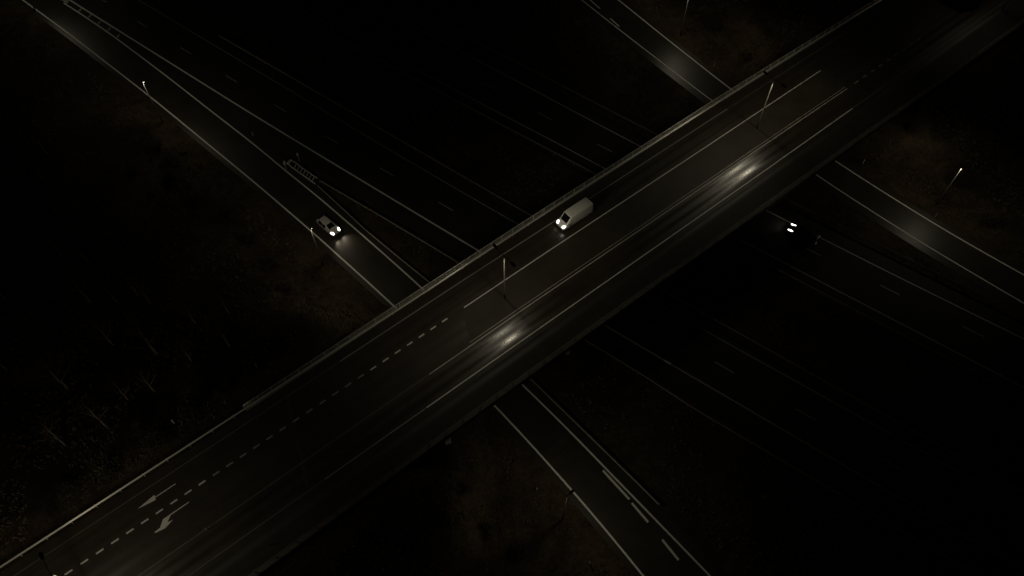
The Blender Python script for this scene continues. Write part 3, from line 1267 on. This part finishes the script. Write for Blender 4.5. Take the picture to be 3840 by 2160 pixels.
def near_road(x, y, d):
    for pl, w in ROADS:
        for p in pl:
            if abs(p[0] - x) < d + w and abs(p[1] - y) < d + w and (p[0] - x) ** 2 + (p[1] - y) ** 2 < (d + w) ** 2:
                return True
    return False


def mid(a, b):
    a, b = same_n(a, b, 160)
    return [((p[0] + q[0]) / 2, (p[1] + q[1]) / 2) for p, q in zip(a, b)]


ROADS = [(mid(L1, LRl), 6.6), (mid(R0, R1), 6.4), (mid(RLl, RLr), 5.6), (mid(RRl, RRr), 5.2)]


def in_bridge(x, y, m=0.0):
    s, n = W2L(x, y)
    return -16 - m < n < 6.6 + m


SHRUB = [(("low shrub in the dark central reserve right of the bridge"), "shrubs in the central reserve right of the bridge",
          [(37.4, 61.7), (35.4, 63.2), (39.6, 60.2), (41.9, 58.6)]),
         (("low shrub on the dark slope below the left slip road"), "shrubs on the slope below the left slip road",
          [(-60.3, 93.5), (-57.5, 90.0), (-55.9, 86.5), (-52.0, 82.5), (-48.0, 80.0), (-43.8, 78.3), (-40.0, 74.0), (-62.5, 88.0), (-36.5, 69.0),
           (-33.0, 63.5)]),
         (("low shrub on the dark verge right of the right slip road"), "shrubs on the verge right of the right slip road",
          [(75.0, 78.0), (78.0, 83.5), (72.5, 85.5), (70.0, 91.0), (65.7, 93.0), (81.0, 77.0), (79.0, 92.0), (62.0, 96.0), (84.0, 88.0)]),
         (("low shrub on the grass right of the top slip road"), "shrubs on the grass right of the top slip road",
          [(42.5, 115.0), (46.0, 118.0), (49.0, 112.0), (44.5, 122.0), (53.0, 116.0), (38.5, 124.0)]),
         (("low shrub on the embankment beside the lower left bridge railing"), "shrubs on the embankment left of the bridge",
          [(-40.5, 41.0), (-44.0, 37.0), (-48.5, 34.0), (-37.0, 44.5), (-52.5, 31.5), (-34.0, 47.5), (-46.5, 39.5), (-41.5, 45.5)]),
         (("low shrub in the grass left of the bottom slip road"), "shrubs in the grass left of the bottom slip road",
          [(-3.0, 28.5), (-6.0, 33.0), (-9.5, 27.0), (1.0, 26.5)])]
k = 0
for lab, grp, pts in SHRUB:
    for x, y in pts:
        if near_road(x, y, .6) or in_bridge(x, y, .8):
            continue
        place_bush(x, y, k % 3, rnd.uniform(.7, 1.25), lab, grp)
        k += 1


# evergreens in the top right corner
def conifer_mesh(seed, H):
    rd = random.Random(seed)
    m = MB()
    n = 2600
    for i in range(n):
        f = rd.random() ** .7
        z = H * (1 - f) + .4
        rr = 0.28 * H * f * rd.uniform(.55, 1.08) * (1 + .15 * math.sin(z * 5))
        a = rd.uniform(0, 6.283)
        p = Vector((rr * math.cos(a), rr * math.sin(a), z - rr * .25))
        u = Vector((math.cos(a), math.sin(a), -.35)) * rd.uniform(.12, .3)
        w = Vector((-math.sin(a), math.cos(a), rd.uniform(-.3, .3))) * .07
        m.add([p - u * .3, p + w, p + u, p - w], [(0, 1, 2, 3)])
    t = MB()
    t.tube([(0, 0, -.2), (0, 0, H * .9)], [.16, .03], 7)
    return m.mesh("crown", M['conifer']), t.mesh("trunk", M['twig'])


cv = [conifer_mesh(3, 7.0), conifer_mesh(4, 8.5)]
for i, (s, n) in enumerate([(113.5, -18.0), (118.0, -16.8), (121.5, -20.0), (109.0, -20.5), (116.0, -22.5)]):
    x, y = L2W(s, n)
    t = thing("evergreen_tree", "dark evergreen tree in the top right corner beside the lit road end", "tree", (x, y, height(x, y)), i * 1.3,
              "evergreens beside the lit road end")
    link("crown", cv[i % 2][0], t)
    link("trunk", cv[i % 2][1], t)

# tufts of dry winter grass on the verges (nobody could count them)
tm = MB()
rt = random.Random(11)
cnt = 0
while cnt < 15000:
    x, y = rt.uniform(-98, 98), rt.uniform(20, 134)
    if abs(x) > 64 + (y - 22) * 0.34:
        continue
    if near_road(x, y, .25):
        continue
    s, n = W2L(x, y)
    z = height(x, y)
    if in_bridge(x, y, .2):
        continue
    if mnoise.noise(Vector((x * .14, y * .14, 3.0))) < -0.05:
        continue
    sc = rt.uniform(.16, .42)
    for _ in range(5):
        a = rt.uniform(0, 6.28)
        dx, dy = math.cos(a), math.sin(a)
        b = Vector((x + rt.uniform(-.25, .25), y + rt.uniform(-.25, .25), z - .03))
        w = Vector((-dy, dx, 0)) * sc * .22
        tm.add([b - w, b + w, b + Vector((dx * sc * .6, dy * sc * .6, sc))], [(0, 1, 2)])
    cnt += 1
o = tm.obj("grass_tufts", M['tuft'])
tag(o, "tufts of dry winter grass on the verges and embankments", "grass", None, "stuff")
